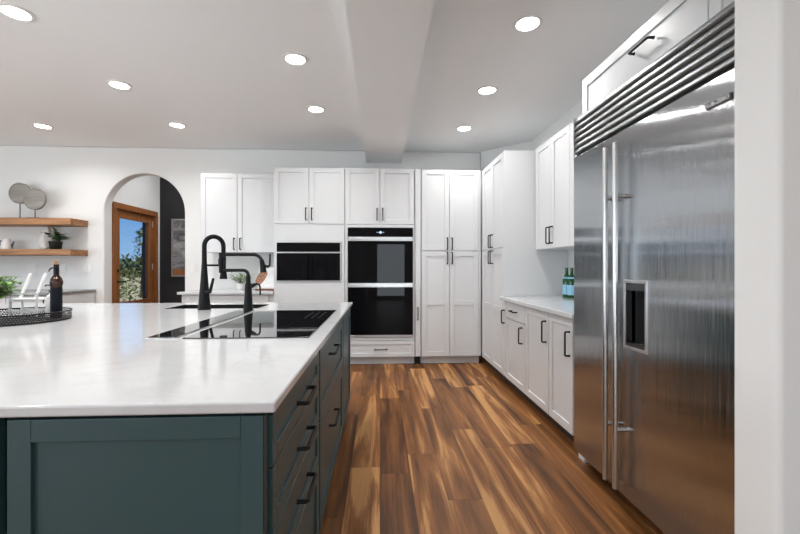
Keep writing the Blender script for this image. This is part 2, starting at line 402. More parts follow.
# hall beyond the arch
YH = 7.0
struct('wall_hall_end', MB().box(XH - .15, -1.6, YH, YH + .12, 0, 3.2), 'charcoal_wall')
struct('wall_hall_side', MB().box(-1.72, -1.6, YW + .146, YH - .001, 0, 3.2), 'wall')
struct('ceiling_hall', MB().box(XH - .15, -1.6, YW + .146, YH + .12, 3.2, 3.3), 'ceiling')
d0, d1, dz = 5.78, 6.915, 2.135
mb = MB(); mb.box(XH - .15, XH, YW + .146, d0, 0, 3.199); mb.box(XH - .15, XH, d1, YH - .001, 0, 3.199); mb.box(XH - .15, XH, d0, d1, dz, 3.199)
struct('wall_hall_door', mb, 'wall')
dr = tag(thing('door_1', 'brown wooden hall door with a tall glass pane seen through the arch', 'door'), kind='structure')
mb = MB(); mb.box(XH - .148, XH + .018, d0 + .001, d0 + .085, 0.001, dz - .085); mb.box(XH - .148, XH + .018, d1 - .085, d1 - .001, 0.001, dz - .085); mb.box(XH - .148, XH + .018, d0 + .001, d1 - .001, dz - .085, dz - .001)
mb.build('door_frame', 'door_wood', dr, bevel=.004)
l0, l1 = d0 + .089, d1 - .089; sl = MB(); st = .14
sl.box(XH - .085, XH - .035, l0, l0 + st, .01, dz - .09); sr = .075; sl.box(XH - .085, XH - .035, l1 - sr, l1, .01, dz - .09)
sl.box(XH - .085, XH - .035, l0 + st, l1 - sr, .01, .70); sl.box(XH - .085, XH - .035, l0 + st, l1 - sr, 1.93, dz - .09)
slab = sl.build('door_leaf', 'door_wood', dr, bevel=.006)
MB().box(XH - .064, XH - .056, l0 + st, l1 - sr, .70, 1.93).build('pane', 'pane', slab)
hb = MB().tube([(XH - .034, l0 + .06, 1.0), (XH - .028, l0 + .06, 1.0)], .03, 20).tube([(XH - .03, l0 + .06, 1.0), (XH + .02, l0 + .06, 1.0), (XH + .03, l0 + .075, 1.0), (XH + .03, l0 + .17, 1.0)], .009)
hb.build('lever_handle', 'black', dr, smooth=True)
MB().tube([(XH - .034, l0 + .06, 1.16), (XH - .012, l0 + .06, 1.16)], [.03, .026], 20).build('deadbolt', 'black', dr, smooth=True)
for zz in (.35, 1.22, 1.92):
    MB().tube([(XH - .026, l1 + .002, zz - .05), (XH - .026, l1 + .002, zz + .05)], .008, 10).build('hinge', 'chrome', dr, smooth=True)
pf = thing('picture_frame', 'tall abstract grey picture in a wooden frame on the charcoal hall wall', 'picture', (-3.535, YH - .02, 1.05))
mb = MB(); mb.box(0, .70, -.015, .017, 0, .025); mb.box(0, .70, -.015, .017, .955, .98); mb.box(0, .025, -.015, .017, .025, .955); mb.box(.675, .70, -.015, .017, .025, .955)
mb.build('frame', 'disc', pf); MB().box(.025, .675, 0, .012, .13, .955).build('artwork', 'art', pf); MB().box(.025, .675, -.002, .012, .025, .13).build('artwork_band', 'door_wood', pf)

# outside the hall door
tag(MB().box(-160, -3.95, 5.0, 160, -.5, -.35).build('ground', 'ground'), kind='structure')
struct('porch_floor', MB().box(-6.4, XH - .152, 5.90, 9.5, -.34, -.02), 'grey_quartz')
pp = tag(MB().box(-4.55, -4.45, 7.90, 8.0, -.019, 3.0).build('porch_post', 'navy', bevel=.006), 'dark navy porch post standing outside the glazed hall door', 'post')

def tree(name, label, cat, x, y, z, h, r, mat, group=None, trunk=True, n=180, ls=.5):
    t = thing(name, label, cat, (x, y, z), 0, group)
    if trunk: MB().tube([(0, 0, 0), (.02 * h, 0, h * .4), (0, .02 * h, h * .8)], [h * .018, h * .014, h * .004], 8).build('trunk', 'bark', t)
    cr = MB()
    for i in range(n):
        a = random.uniform(0, 6.283); q = random.random(); zz = (h * .2 + h * .8 * q) if trunk else h * q
        rr = r * (1 - q * .85 if trunk else math.sqrt(max(0, 1 - q * q))) * math.sqrt(random.random())
        d = Vector((math.cos(a), math.sin(a), random.uniform(-.3, .9)))
        for j in range(3):
            cr.leaf((rr * math.cos(a), rr * math.sin(a), zz), d + Vector((random.uniform(-.7, .7), random.uniform(-.7, .7), random.uniform(-.5, .5))), ls * random.uniform(.6, 1.2), ls * .45)
    cr.build('crown' if trunk else 'foliage', mat, t)
    return t
G = -.35
tree('pine_tree', 'loose young pine seen at the right of the hall door glass', 'tree', -12.15, 21.0, G, 3.5, .55, 'shrub', None, True, 130, .22)
cr = MB()
for i in range(420):
    px = 95 + 70 * random.random(); dd = random.uniform(62, 95); u = (px - 380) / 400; top = random.uniform(1.2, 2.2) if i % 3 else random.uniform(1.6, 3.2)
    for j in range(4):
        q = random.random(); cr.leaf((u * dd + random.uniform(-1, 1) * (1 - q), dd, G + top * q), (random.uniform(-.5, .5), random.uniform(-.5, .5), 1), random.uniform(.7, 1.5), .6)
tag(cr.build('treeline', 'pine'), 'far dark treeline on the horizon beyond the hall door', 'trees', None, 'stuff')
for (px, dd, h_, lab) in ((118, 19, .62, 'grey-green scrub bush outside beside the hall door handle'), (128, 22, .85, 'grey-green scrub bush outside below the middle of the door glass'), (139, 18, .75, 'grey-green scrub bush outside beside the porch post'),
                          (121, 34, .9, 'farther scrub bush in the dry grass left in the door glass'), (134, 40, 1.3, 'farther scrub bush in the dry grass below the pines'), (112, 27, .9, 'scrub bush outside partly behind the left stile of the hall door')):
    tree('scrub_bush', lab, 'bush', (px - 380) / 400 * dd, dd, G, h_, h_ * 1.0, 'shrub', 'scrub bushes outside', False, 150, .15 if dd < 25 else .26)

# ------------------------------------------------------------------ recessed ceiling lights
first = None
def ceiling_light(x, y, label):
    global first
    if first is None:
        first = thing('ceiling_light', label, 'light', (x, y, H), 0, 'recessed ceiling lights')
        MB().lathe([(.072, -.001), (.098, -.001), (.096, -.006), (.076, -.010), (.072, -.006), (.072, -.001)], seg=40, close=False).build('trim_ring', 'light_trim', first, smooth=True)
        MB().lathe([(.0, -.0055), (.045, -.0055), (.0715, -.004), (.0715, -.0015)], seg=40).build('lens', 'lens', first, smooth=True)
        d = bpy.data.lights.new('lamp_light', 'AREA'); d.shape = 'DISK'; d.size = .14; d.energy = LAMP_POWER; d.color = (1, .985, .97); d.spread = R(150)
        lo = bpy.data.objects.new('lamp_light', d); COL.objects.link(lo); lo.parent = first; lo.location = (0, 0, -.013)
        return first
    c = copy_tree(first); c.location = (x, y, H); c['label'] = label; return c
for args in ((.983, 2.62, 'round recessed light nearest the refrigerator, first right of the beam'), (.983, 3.63, 'middle recessed light of the three right of the ceiling beam'),
             (.983, 4.64, 'recessed light right of the beam closest to the corner pantry'), (-.66, 3.16, 'nearer recessed light just left of the ceiling beam'),
             (-.66, 4.155, 'farther recessed light just left of the beam above the oven'), (-2.32, 3.69, 'recessed light over the island, between the beam lights and the left edge'),
             (-2.32, 4.70, 'recessed light in front of the arch and left wall cabinet'), (-2.32, 2.67, 'recessed light cut by the top left corner of the photo'),
             (-3.88, 4.81, 'recessed light above the floating shelves, farthest left')): ceiling_light(*args)
for (x, y) in ((-.66, 1.1), (-.66, 2.13), (-2.32, 1.6), (-2.32, .5), (-3.88, 3.7), (-3.88, 2.6), (-3.88, 1.3), (-.66, -1.2), (-2.32, -1.2), (-2.9, 6.3), (-2.2, 6.3)):
    c = ceiling_light(x, y, 'unseen recessed ceiling light outside the frame of the photo')
    if y > 6: c.location.z = 3.2  # hall pair: unseen lamps added to brighten the hall walls

# ------------------------------------------------------------------ cabinet parts (local: x along the face, front at y=0 facing -y, z up)
def handle(parent, kind, x, z, L=.14, y=0.0, r=.0066, out=.032, mat='black'):
    a = L / 2
    loc = [(-a, 0), (-a, -out * .8), (-a + .006, -out), (a - .006, -out), (a, -out * .8), (a, 0)]
    pts = [((x, y + q, z + p) if kind == 'v' else (x + p, y + q, z)) for p, q in loc]
    mb = MB().tube(pts, r, 10)
    for s in (-a, a):
        p = (x, y - .0005, z + s) if kind == 'v' else (x + s, y - .0005, z)
        mb.tube([p, (p[0], p[1] - .004, p[2])], [.009, .007], 10)
    return mb.build('handle', mat, parent, smooth=True)
def shaker(root, x0, x1, z0, z1, mat='white', name='door', fr=.058, rails=(), h=None, t=.021, rec=.009, hl=.14):
    mb = MB(); mb.box(x0, x0 + fr, 0, t, z0, z1); mb.box(x1 - fr, x1, 0, t, z0, z1)
    zs_ = [z0] + [q for q in rails] + [z1]
    mb.box(x0 + fr, x1 - fr, 0, t, z0, z0 + fr); mb.box(x0 + fr, x1 - fr, 0, t, z1 - fr, z1)
    for q in rails: mb.box(x0 + fr, x1 - fr, 0, t, q - fr / 2, q + fr / 2)
    mb.box(x0 + fr - .004, x1 - fr + .004, rec, t - .001, z0 + fr - .004, z1 - fr + .004)
    o = mb.build(name, mat, root, bevel=.0018)
    if h: handle(o, h[0], h[1], h[2], hl)
    return o
def carcass(root, w, z0, z1, depth, mat='white', y0=.0225, x0=0.0, name='carcass'): return MB().box(x0 + .001, x0 + w - .001, y0, depth, z0, z1).build(name, mat, root)
def toe(root, w, depth=.55, mat='white', x0=0.0, y0=.075): return MB().box(x0 + .001, x0 + w - .001, y0, depth, .001, .098).build('toe_kick', mat, root)

YB = 4.95
# --- microwave tower
mw = thing('tall_cabinet', 'white tall cabinet around the built-in microwave', 'cabinet', (-1.298, YB, 0)); W = .864
mb = MB(); mb.box(.001, .028, .0225, .64, .1, 2.43); mb.box(W - .014, W - .001, .0225, .64, .1, 2.43); mb.box(.028, W - .014, .0225, .64, 1.55, 2.43); mb.box(.028, W - .014, .0225, .64, .1, 1.00)
mb.build('carcass', 'white', mw); toe(mw, W)
mb = MB(); mb.box(.003, W - .003, .006, .0222, 1.524, 1.738); mb.box(.003, W - .003, .006, .0222, .103, 1.036); mb.box(.003, .028, .006, .0222, 1.036, 1.524); mb.box(W - .042, W - .003, .006, .0222, 1.036, 1.524)
mb.build('face_panel', 'white', mw)
shaker(mw, .003, .426, 1.744, 2.43, h=('v', .393, 1.865)); shaker(mw, .431, W - .003, 1.744, 2.43, h=('v', .464, 1.865))
mo = thing('microwave', 'black glass microwave with steel trim built into the white cabinet', 'microwave', (-1.268, YB, 1.038)); w = .788
MB().box(.01, w - .01, .024, .45, .006, .480).build('body', 'steel_dark', mo)
mb = MB(); mb.box(0, w, -.008, .022, 0, .010); mb.box(0, w, -.008, .022, .474, .484); mb.box(0, .010, -.008, .022, .010, .474); mb.box(w - .010, w, -.008, .022, .010, .474)
mb.build('trim', 'chrome', mo, bevel=.001)
MB().box(.0105, w - .0105, -.006, .022, .362, .4735).build('control_panel', 'glass_black', mo)
MB().box(.0105, w - .0105, -.014, .022, .346, .361).build('trim_bar', 'chrome', mo, bevel=.002)
md = MB().box(.0105, w - .0105, -.010, .022, .0105, .345).build('door', 'glass_black', mo)

# --- oven tower
ot = thing('tall_cabinet', 'white tall cabinet around the double oven, drawer below', 'cabinet', (-.432, YB, 0)); W = .864
mb = MB(); mb.box(.001, .03, .0225, .64, .1, 2.43); mb.box(W - .03, W - .001, .0225, .64, .1, 2.43); mb.box(.03, W - .03, .0225, .64, 1.72, 2.43); mb.box(.03, W - .03, .0225, .64, .1, .345)
mb.build('carcass', 'white', ot); toe(ot, W)
mb = MB(); mb.box(.003, .034, .002, .0222, .307, 1.738); mb.box(W - .022, W - .003, .002, .0222, .307, 1.738); mb.box(.034, W - .022, .002, .0222, .307, .350); mb.box(.034, W - .022, .002, .0222, 1.702, 1.738)
mb.build('face_panel', 'white', ot)
shaker(ot, .003, .428, 1.744, 2.432, h=('v', .395, 1.865)); shaker(ot, .434, W - .012, 1.744, 2.432, h=('v', .466, 1.865))
shaker(ot, .004, W - .004, .103, .300, name='drawer', fr=.045, h=('h', W / 2 + .01, .196), hl=.15)
ov = thing('double_oven', 'tall black glass double wall oven with steel bars', 'oven', (-.394, YB, .355)); w = .800
MB().box(.01, w - .01, .024, .55, .004, 1.335).build('body', 'steel_dark', ov)
cp = MB().box(0, w, -.012, .022, 1.235, 1.340).build('control_panel', 'glass_black', ov, bevel=.001)
mb = MB()
for q in range(5): mb.box(w / 2 - .045 + q * .02, w / 2 - .037 + q * .02, -.0135, -.0125, 1.282, 1.29)
mb.box(w / 2 - .012, w / 2 + .012, -.0135, -.0125, 1.272, 1.300); mb.build('display', 'display', cp)
for (z0, z1) in ((.665, 1.232), (.022, .662)):
    dd = MB().box(0, w, -.016, .022, z0, z1).build('oven_door', 'glass_black', ov, bevel=.001)
    MB().box(.001, w - .001, -.022, -.0165, z1 - .052, z1 - .002).build('door_trim', 'chrome', dd, bevel=.001)
    MB().box(0.03, w - .03, -.062, -.046, z1 - .042, z1 - .014).box(.05, .075, -.048, -.021, z1 - .038, z1 - .018).box(w - .075, w - .05, -.048, -.021, z1 - .038, z1 - .018).build('handle', 'chrome', dd, bevel=.004)
MB().box(0, w, -.016, .022, 0, .018).build('bottom_trim', 'chrome', ov, bevel=.001)

# --- narrow pull-out beside the oven
po = thing('pull_out_cabinet', 'narrow white pull-out between the double oven and the pantry', 'cabinet', (.435, YB, 0))
MB().box(.001, .071, .0225, .60, .1, 2.43).build('carcass', 'white', po)
MB().box(.003, .069, .002, .0222, .915, 2.43).build('filler_panel', 'white', po, bevel=.001)
pd = MB().box(.005, .067, 0, .021, .103, .908).build('door', 'white', po, bevel=.002); handle(pd, 'v', .034, .635, .15)
MB().box(.004, .068, .04, .06, .002, .096).tube([(.036, .04, .05), (.036, .032, .05)], .018, 16).build('toe_kick', 'black_plastic', po)

# --- pantry at the back
pn = thing('pantry_cabinet', 'white four-door pantry cabinet on the back wall right of the oven', 'cabinet', (.508, YB, 0)); W = .756
carcass(pn, W, .1, 2.425, .46); toe(pn, W - .01)
for z0, z1, hz, rl in ((1.420, 2.425, 1.505, ()), (.103, 1.408, 1.325, (.765,))):
    shaker(pn, .012, .355, z0, z1, rails=rl, h=('v', .330, hz)); shaker(pn, .360, .724, z0, z1, rails=rl, h=('v', .388, hz))
MB().box(.728, W - .002, .004, .0222, .103, 2.425).build('filler_panel', 'white', pn)

# --- right-hand run: fronts face -X
XT = 1.265
tp = thing('pantry_cabinet', 'white four-door pantry cabinet on the right wall beside the counter', 'cabinet', (XT, 4.925, 0), -90); W = .875
MB().box(.001, W - .019, .0225, .675, .1, 2.405).build('carcass', 'white', tp); toe(tp, W, mat='toe_shade')
MB().box(W - .018, W, .004, .678, .100, 2.412).build('side_panel', 'white', tp, bevel=.001)
MB().box(.001, .055, .004, .0222, .103, 2.405).build('filler_panel', 'white', tp)
for z0, z1, hz, rl in ((1.420, 2.405, 1.505, ()), (.103, 1.408, 1.325, (.765,))):
    shaker(tp, .060, .452, z0, z1, rails=rl, h=('v', .415, hz)); shaker(tp, .457, W - .020, z0, z1, rails=rl, h=('v', .494, hz))

np_ = thing('pull_out_cabinet', 'narrow white pull-out beside the right pantry under the counter end', 'cabinet', (XT, 4.046, 0), -90)
MB().box(.001, .064, .0225, .66, .1, .88).build('carcass', 'white', np_); toe(np_, .065, mat='toe_shade')
pd = MB().box(.003, .062, 0, .021, .103, .872).build('door', 'white', np_, bevel=.002); handle(pd, 'v', .033, .71, .13)
b1 = thing('base_cabinet', 'white base cabinet with a drawer over a door, under the right counter', 'cabinet', (XT, 3.978, 0), -90); W = .536
carcass(b1, W, .1, .88, .67); toe(b1, W, mat='toe_shade')
shaker(b1, .004, W - .004, .712, .872, name='drawer', fr=.045, h=('h', W / 2, .792), hl=.14); shaker(b1, .004, W - .004, .103, .705, h=('v', W - .065, .60), hl=.14)
b2 = thing('base_cabinet', 'white single-door base cabinet between drawer cabinet and refrigerator', 'cabinet', (XT, 3.440, 0), -90); W = .49
carcass(b2, W, .1, .88, .67); toe(b2, W, mat='toe_shade'); shaker(b2, .004, W - .004, .103, .872, h=('v', W - .045, .72), hl=.16)
b3 = thing('base_cabinet', 'white single-door base cabinet right beside the refrigerator', 'cabinet', (XT, 2.948, 0), -90); W = .38
carcass(b3, W, .1, .88, .67); toe(b3, W, mat='toe_shade'); shaker(b3, .004, W - .004, .103, .872, h=('v', W - .045, .70), hl=.16)
tag(MB().box(1.222, 1.947, 2.492, 4.040, .8815, .914).build('worktop', 'quartz', bevel=.005, seg=3), 'white quartz worktop along the right wall with green bottles on it', 'worktop')
uc = thing('wall_cabinet', 'white two-door wall cabinet hung above the right counter', 'cabinet', (1.592, 4.040, 0), -90); W = .755
carcass(uc, W, 1.39, 2.42, .356); shaker(uc, .012, .380, 1.39, 2.42, h=('v', .346, 1.512), hl=.15); shaker(uc, .385, W - .003, 1.39, 2.42, h=('v', .419, 1.512), hl=.15)
uc2 = thing('wall_cabinet', 'white wall cabinet sliver hidden behind the refrigerator edge', 'cabinet', (1.592, 3.283, 0), -90); W = .70
carcass(uc2, W, 1.39, 2.42, .356); shaker(uc2, .003, W - .003, 1.39, 2.42)

# --- refrigerator and its surround
XF = 1.19
fz = thing('refrigerator', 'large stainless steel side-by-side refrigerator with louvred grille', 'refrigerator', (XF, 2.405, 0), -90); W = 1.135
MB().box(.004, W - .002, .065, .74, .105, 2.125).build('body', 'steel_dark', fz)
MB().box(.004, W - .002, .12, .70, .002, .10).build('toe_kick', 'black_plastic', fz)
split = .451
fd = MB().box(.002, split - .002, 0, .060, .098, 1.884).build('freezer_door', 'steel', fz, bevel=.004, uv_yz=True)
dx0, dx1, dz0, dz1 = .512, .682, .822, 1.153
rd = MB()
for (a, b, c, d) in ((split + .002, dx0, .098, 1.884), (dx1, W - .002, .098, 1.884), (dx0, dx1, .098, dz0), (dx0, dx1, dz1, 1.884)): rd.box(a, b, 0, .060, c, d)
bmesh.ops.remove_doubles(rd.bm, verts=rd.bm.verts, dist=1e-5)
rd = rd.build('refrigerator_door', 'steel', fz, uv_yz=True)
mb = MB(); mb.box(dx0, dx1, -.006, .004, dz0, dz0 + .016); mb.box(dx0, dx1, -.006, .004, dz1 - .016, dz1); mb.box(dx0, dx0 + .014, -.006, .004, dz0 + .016, dz1 - .016); mb.box(dx1 - .014, dx1, -.006, .004, dz0 + .016, dz1 - .016)
dp = mb.build('dispenser', 'chrome', rd, bevel=.002)
MB().box(dx0 + .014, dx1 - .014, .046, .058, dz0 + .016, dz1 - .05).build('dispenser_recess', 'black_plastic', dp)
MB().box(dx0 + .014, dx1 - .014, -.003, .05, dz1 - .05, dz1 - .016).build('control_strip', 'steel_dark', dp)
MB().box(dx0 + .014, dx1 - .014, -.004, .045, dz0 + .016, dz0 + .030).tube([(dx0 + .085, .03, dz0 + .031), (dx0 + .085, .03, dz0 + .036)], .03, 20).build('drip_tray', 'steel_dark', dp)
for parent, hx in ((fd, split - .026), (rd, split + .059)):
    mb = MB().tube([(hx, -.046, .135), (hx, -.046, 1.82)], .0125, 20)
    for zz in (.42, 1.56): mb.tube([(hx, .001, zz), (hx, -.042, zz)], .010, 12)
    mb.build('handle', 'chrome', parent, smooth=True)
gr = MB().box(.002, W - .002, .045, .063, 1.905, 2.128).build('grille', 'louver', fz)
MB().box(.002, W - .002, .020, .044, 1.886, 1.902).build('grille_gap', 'black_plastic', gr)
for i in range(6):
    z = 1.905 + i * .0365
    MB().prism([(.045, z + .003), (.008, z + .001), (.002, z + .005), (.002, z + .010), (.012, z + .031), (.018, z + .0345), (.045, z + .0345)], 'x', .003, W - .003).build('louver', 'louver', gr, bevel=.0015)
for gx in (.003, W - .009): MB().box(gx, gx + .006, -.001, .044, 1.903, 2.128).build('grille_end', 'chrome', gr)
bp = MB().box(1.005, 1.110, -.006, .0, 1.783, 1.806).build('badge', 'steel_dark', rd, bevel=.001)
tc_ = bpy.data.curves.new('letters', 'FONT'); tc_.body = 'SUB-ZERO'; tc_.size = .021; tc_.extrude = .0006; tc_.align_x = 'CENTER'; tc_.align_y = 'CENTER'; tc_.materials.append(MAT['chrome'])
to = bpy.data.objects.new('letters', tc_); COL.objects.link(to); to_me = bpy.data.meshes.new_from_object(to); bpy.data.objects.remove(to); to = bpy.data.objects.new('badge_letters', to_me); COL.objects.link(to); to.parent = bp; to.location = (1.0575, -.0068, 1.7945); to.rotation_euler = (R(90), 0, 0)
of = thing('wall_cabinet', 'white cabinet with a lift-up door above the refrigerator', 'cabinet', (1.330, 2.574, 0), -90); W = 1.310
MB().box(.086, .160, -.068, .612, .002, 2.125).build('side_panel', 'white', of, bevel=.002); carcass(of, W, 2.135, 2.44, .61); shaker(of, .003, 1.012, 2.14, 2.44, h=('h', .618, 2.330), hl=.15, fr=.06); shaker(of, 1.017, W - .003, 2.14, 2.44, fr=.06)

# --- left wall cabinet, base and worktop on the back wall
ul = thing('wall_cabinet', 'white two-door wall cabinet between the arch and the microwave tower', 'cabinet', (-2.290, 5.225, 0)); W = .988
carcass(ul, W, 1.405, 2.412, .372); shaker(ul, .003, .458, 1.405, 2.412, h=('v', .425, 1.51)); shaker(ul, .463, W - .003, 1.405, 2.412, h=('v', .504, 1.51))
bl = thing('base_cabinet', 'white base cabinet with wide drawer behind the island faucet', 'cabinet', (-2.40, YB, 0)); W = 1.098
carcass(bl, W, .1, .88, .63); toe(bl, W); shaker(bl, .06, W - .06, .712, .872, name='drawer', fr=.045)
shaker(bl, .06, W / 2 - .002, .103, .705, h=('v', W / 2 - .04, .62)); shaker(bl, W / 2 + .002, W - .06, .103, .705, h=('v', W / 2 + .04, .62))
tag(MB().box(-2.43, -1.301, 4.915, 5.597, .8815, .914).build('worktop', 'quartz', bevel=.005, seg=3), 'white worktop on the back wall under the left wall cabinet', 'worktop')
# --- cabinet under the floating shelves
sb = thing('base_cabinet', 'white base cabinet under the floating shelves, seen end-on', 'cabinet', (-6.4, 4.90, 0)); W = 2.56
carcass(sb, W - .02, .1, .88, .68); toe(sb, W)
MB().box(W - .019, W, .004, .69, .002, .88).build('side_panel', 'white', sb)
for i in range(5): shaker(sb, .004 + i * .507, .504 + i * .507, .103, .872, h=('v', .06 + i * .507 + (.39 if i % 2 == 0 else 0), .76))
tag(MB().box(-6.42, -3.825, 4.87, 5.597, .8815, .914).build('worktop', 'grey_quartz', bevel=.004), 'grey worktop under the floating shelves by the arch', 'worktop')

# ------------------------------------------------------------------ island
XI = -.25
ia = thing('island_cabinet', 'dark green island cabinet with a stack of four drawers at the near corner', 'cabinet', (XI, .932, 0), 90); W = .735
MB().box(.006, W - .001, .0225, .60, .1, .882).build('carcass', 'green', ia); MB().box(.006, W - .001, .08, .55, .002, .098).build('toe_kick', 'black_plastic', ia)
for z0, z1 in ((.746, .868), (.588, .741), (.420, .583), (.106, .415)): shaker(ia, .018, W - .012, z0, z1, 'green', 'drawer', .04 if z1 > .45 else .055, h=('h', W / 2, min(z1 - .075, (z0 + z1) / 2 + .005) if z1 < .8 else .803), hl=.16, t=.022)
ib = thing('island_cabinet', 'dark green island cabinet with two drawers under the cooktop', 'cabinet', (XI, 1.68, 0), 90); W = 1.045
MB().box(.001, W - .001, .0225, .60, .1, .882).build('carcass', 'green', ib); MB().box(.001, W - .001, .08, .55, .002, .098).build('toe_kick', 'black_plastic', ib)
for z0, z1, hh in ((.560, .868, .79), (.106, .555, .44)): shaker(ib, .012, W - .012, z0, z1, 'green', 'drawer', .06, h=('h', .40, hh), hl=.22, t=.022)
ic = thing('island_cabinet', 'dark green island cabinet with a door at the far end', 'cabinet', (XI, 2.735, 0), 90); W = .675
MB().box(.001, W - .001, .0225, .60, .1, .882).build('carcass', 'green', ic); MB().box(.001, W - .001, .08, .55, .002, .098).build('toe_kick', 'black_plastic', ic)
shaker(ic, .012, W - .012, .106, .868, 'green', 'door', .06, t=.022)
# end panel facing the camera (part of the near cabinet) and the rest of the island body
iz = thing('island_cabinet', 'dark green island base with framed end panels facing the camera', 'cabinet', (-2.40, .932, 0)); W = 1.540
MB().box(0, W, 0, 1.95, .1, .884).box(0, W, 2.38, 2.484, .1, .882).box(0, .70, 1.95, 2.38, .1, .882).build('carcass', 'green', iz); MB().box(.06, W, .06, 2.42, .002, .098).build('toe_kick', 'black_plastic', iz)
for lx, nm in ((1.588, 1), (1.020, 2)):
    e_ = shaker(iz, 0, .550, .004, .8800, 'green', 'end_panel', .05, t=.019, rec=.010); e_.location = (lx, -.0145 - .005, 0)
MB().box(2.1385, 2.143, -.017, -.001, .004, .880).build('edge_strip', 'green_dark', iz)
SX0, SX1, SY0, SY1 = -1.56, -.885, 2.955, 3.275
mb = MB().holed([-3.05, SX0, SX1, -.233], [.902, SY0, SY1, 3.444], .888, .914, {(1, 1)})
tag(mb.build('worktop', 'quartz', bevel=.006, seg=3), 'large white quartz worktop on the dark green island', 'worktop')
sk = thing('sink', 'black sink sunk in the island worktop behind the faucets', 'sink', (0, 0, 0))
mb = MB().holed([SX0 + .0008, SX0 + .012, SX1 - .012, SX1 - .0008], [SY0 + .0008, SY0 + .012, SY1 - .012, SY1 - .0008], .70, .9135, {(1, 1)}); mb.build('basin', 'black_plastic', sk)
MB().box(SX0 + .012, SX1 - .012, SY0 + .012, SY1 - .012, .69, .705).build('basin_floor', 'black_plastic', sk)
# cooktop + downdraft vent
ck = thing('cooktop', 'black glass induction cooktop set in the island by the drawers', 'cooktop', (0, 0, .914))
MB().box(-.823, -.300, 1.708, 2.768, .0005, .0045).build('glass_top', 'cook_glass', ck, bevel=.001)
mb = MB().box(-.44, -.305, 1.955, 1.958, .0046, .0050)
for i in range(5):
    for j in range(3): mb.box(-.36 - j * .04, -.352 - j * .04, 2.36 + i * .07, 2.366 + i * .07, .0046, .0050)
mb.build('control_marks', 'print', ck)
vt = thing('downdraft_vent', 'long narrow dark vent strip in the worktop beside the cooktop', 'vent', (0, 0, .914))
MB().box(-.980, -.852, 1.716, 2.780, .0005, .0030).build('trim', 'chrome', vt, bevel=.001)
MB().box(-.972, -.860, 1.726, 2.770, .0032, .0060).build('top_plate', 'cook_glass', vt)

# faucets
fa = thing('faucet', 'tall matte black pull-down faucet with a high arch on the island', 'faucet', (-1.237, 2.885, .914)); fa.scale = (1, 1, 1.03)
MB().lathe([(0, .0005), (.043, .0005), (.042, .012), (.036, .07), (.030, .14), (.025, .20), (.0185, .30), (.0165, .33), (.0162, .40)], seg=28).build('body', 'black', fa, smooth=True)
e = Vector((.70, .714, 0)).normalized(); rad_ = .068
pts = [Vector((0, 0, .40))] + arc(e * rad_ + Vector((0, 0, .435)), rad_, 180, 0, 18, e, (0, 0, 1)) + [e * 2 * rad_ + Vector((0, 0, .36))]
MB().tube(pts, .0155, 16).build('spout', 'black', fa, smooth=True)
MB().lathe([(.0165, .365), (.018, .35), (.0165, .285), (.025, .222), (.027, .206), (0, .206)][::-1], (e.x * 2 * rad_, e.y * 2 * rad_), 24).build('spray_head', 'black', fa, smooth=True)
MB().tube([Vector((0, 0, .303)), e * 2 * rad_ + Vector((0, 0, .303))], .0075, 10).build('dock_arm', 'black', fa, smooth=True)
MB().tube([(.02, -.015, .12), (.05, -.03, .125), (.058, -.034, .14), (.075, -.03, .215)], [.017, .014, .011, .009], 12).build('lever', 'black', fa, smooth=True)
pf2 = thing('faucet', 'shorter black jointed pot-filler faucet beside the cooktop', 'faucet', (-.918, 2.84, .914))
MB().lathe([(0, .0005), (.033, .0005), (.032, .012), (.027, .08), (.023, .16), (.019, .19)], seg=24).build('body', 'black', pf2, smooth=True)
lz, uz = .277, .387; zx = -.185
pts = [(0, 0, .18), (0, 0, .24)] + [tuple(p) for p in arc((-.035, 0, .242), .035, 0, 90, 6, (1, 0, 0), (0, 0, 1))] + [(zx, 0, lz)]
MB().tube(pts, [.0165, .0145] + [.0115] * (len(pts) - 2), 14).build('lower_arm', 'black', pf2, smooth=True)
MB().tube([(zx, 0, lz - .018), (zx, 0, uz + .012)], .015, 16).tube([(zx, 0, lz + .03), (zx, 0, uz - .03)], .019, 16).build('joint', 'black', pf2, smooth=True)
pts = [(zx, 0, uz), (.035, 0, uz)] + [tuple(p) for p in arc((.035, 0, uz - .06), .06, 90, 15, 6, (1, 0, 0), (0, 0, 1))] + [(.101, 0, uz - .085)]
MB().tube(pts, [.0115] * (len(pts) - 2) + [.016, .019], 14).build('upper_arm', 'black', pf2, smooth=True)
MB().tube([(.101, 0, uz - .075), (.103, 0, uz - .125)], [.020, .022], 14).tube([(.10, 0, uz - .075), (.135, 0, uz - .085), (.148, 0, uz - .075), (.150, 0, uz + .005)], [.012, .010, .007, .006], 12).build('nozzle_valve', 'black', pf2, smooth=True)
MB().tube([(.015, 0, .165), (.04, 0, .175), (.058, 0, .182), (.075, 0, .178), (.081, 0, .16), (.082, 0, .105)], [.017, .013, .008, .007, .006, .006], 12).build('lever', 'black', pf2, smooth=True)

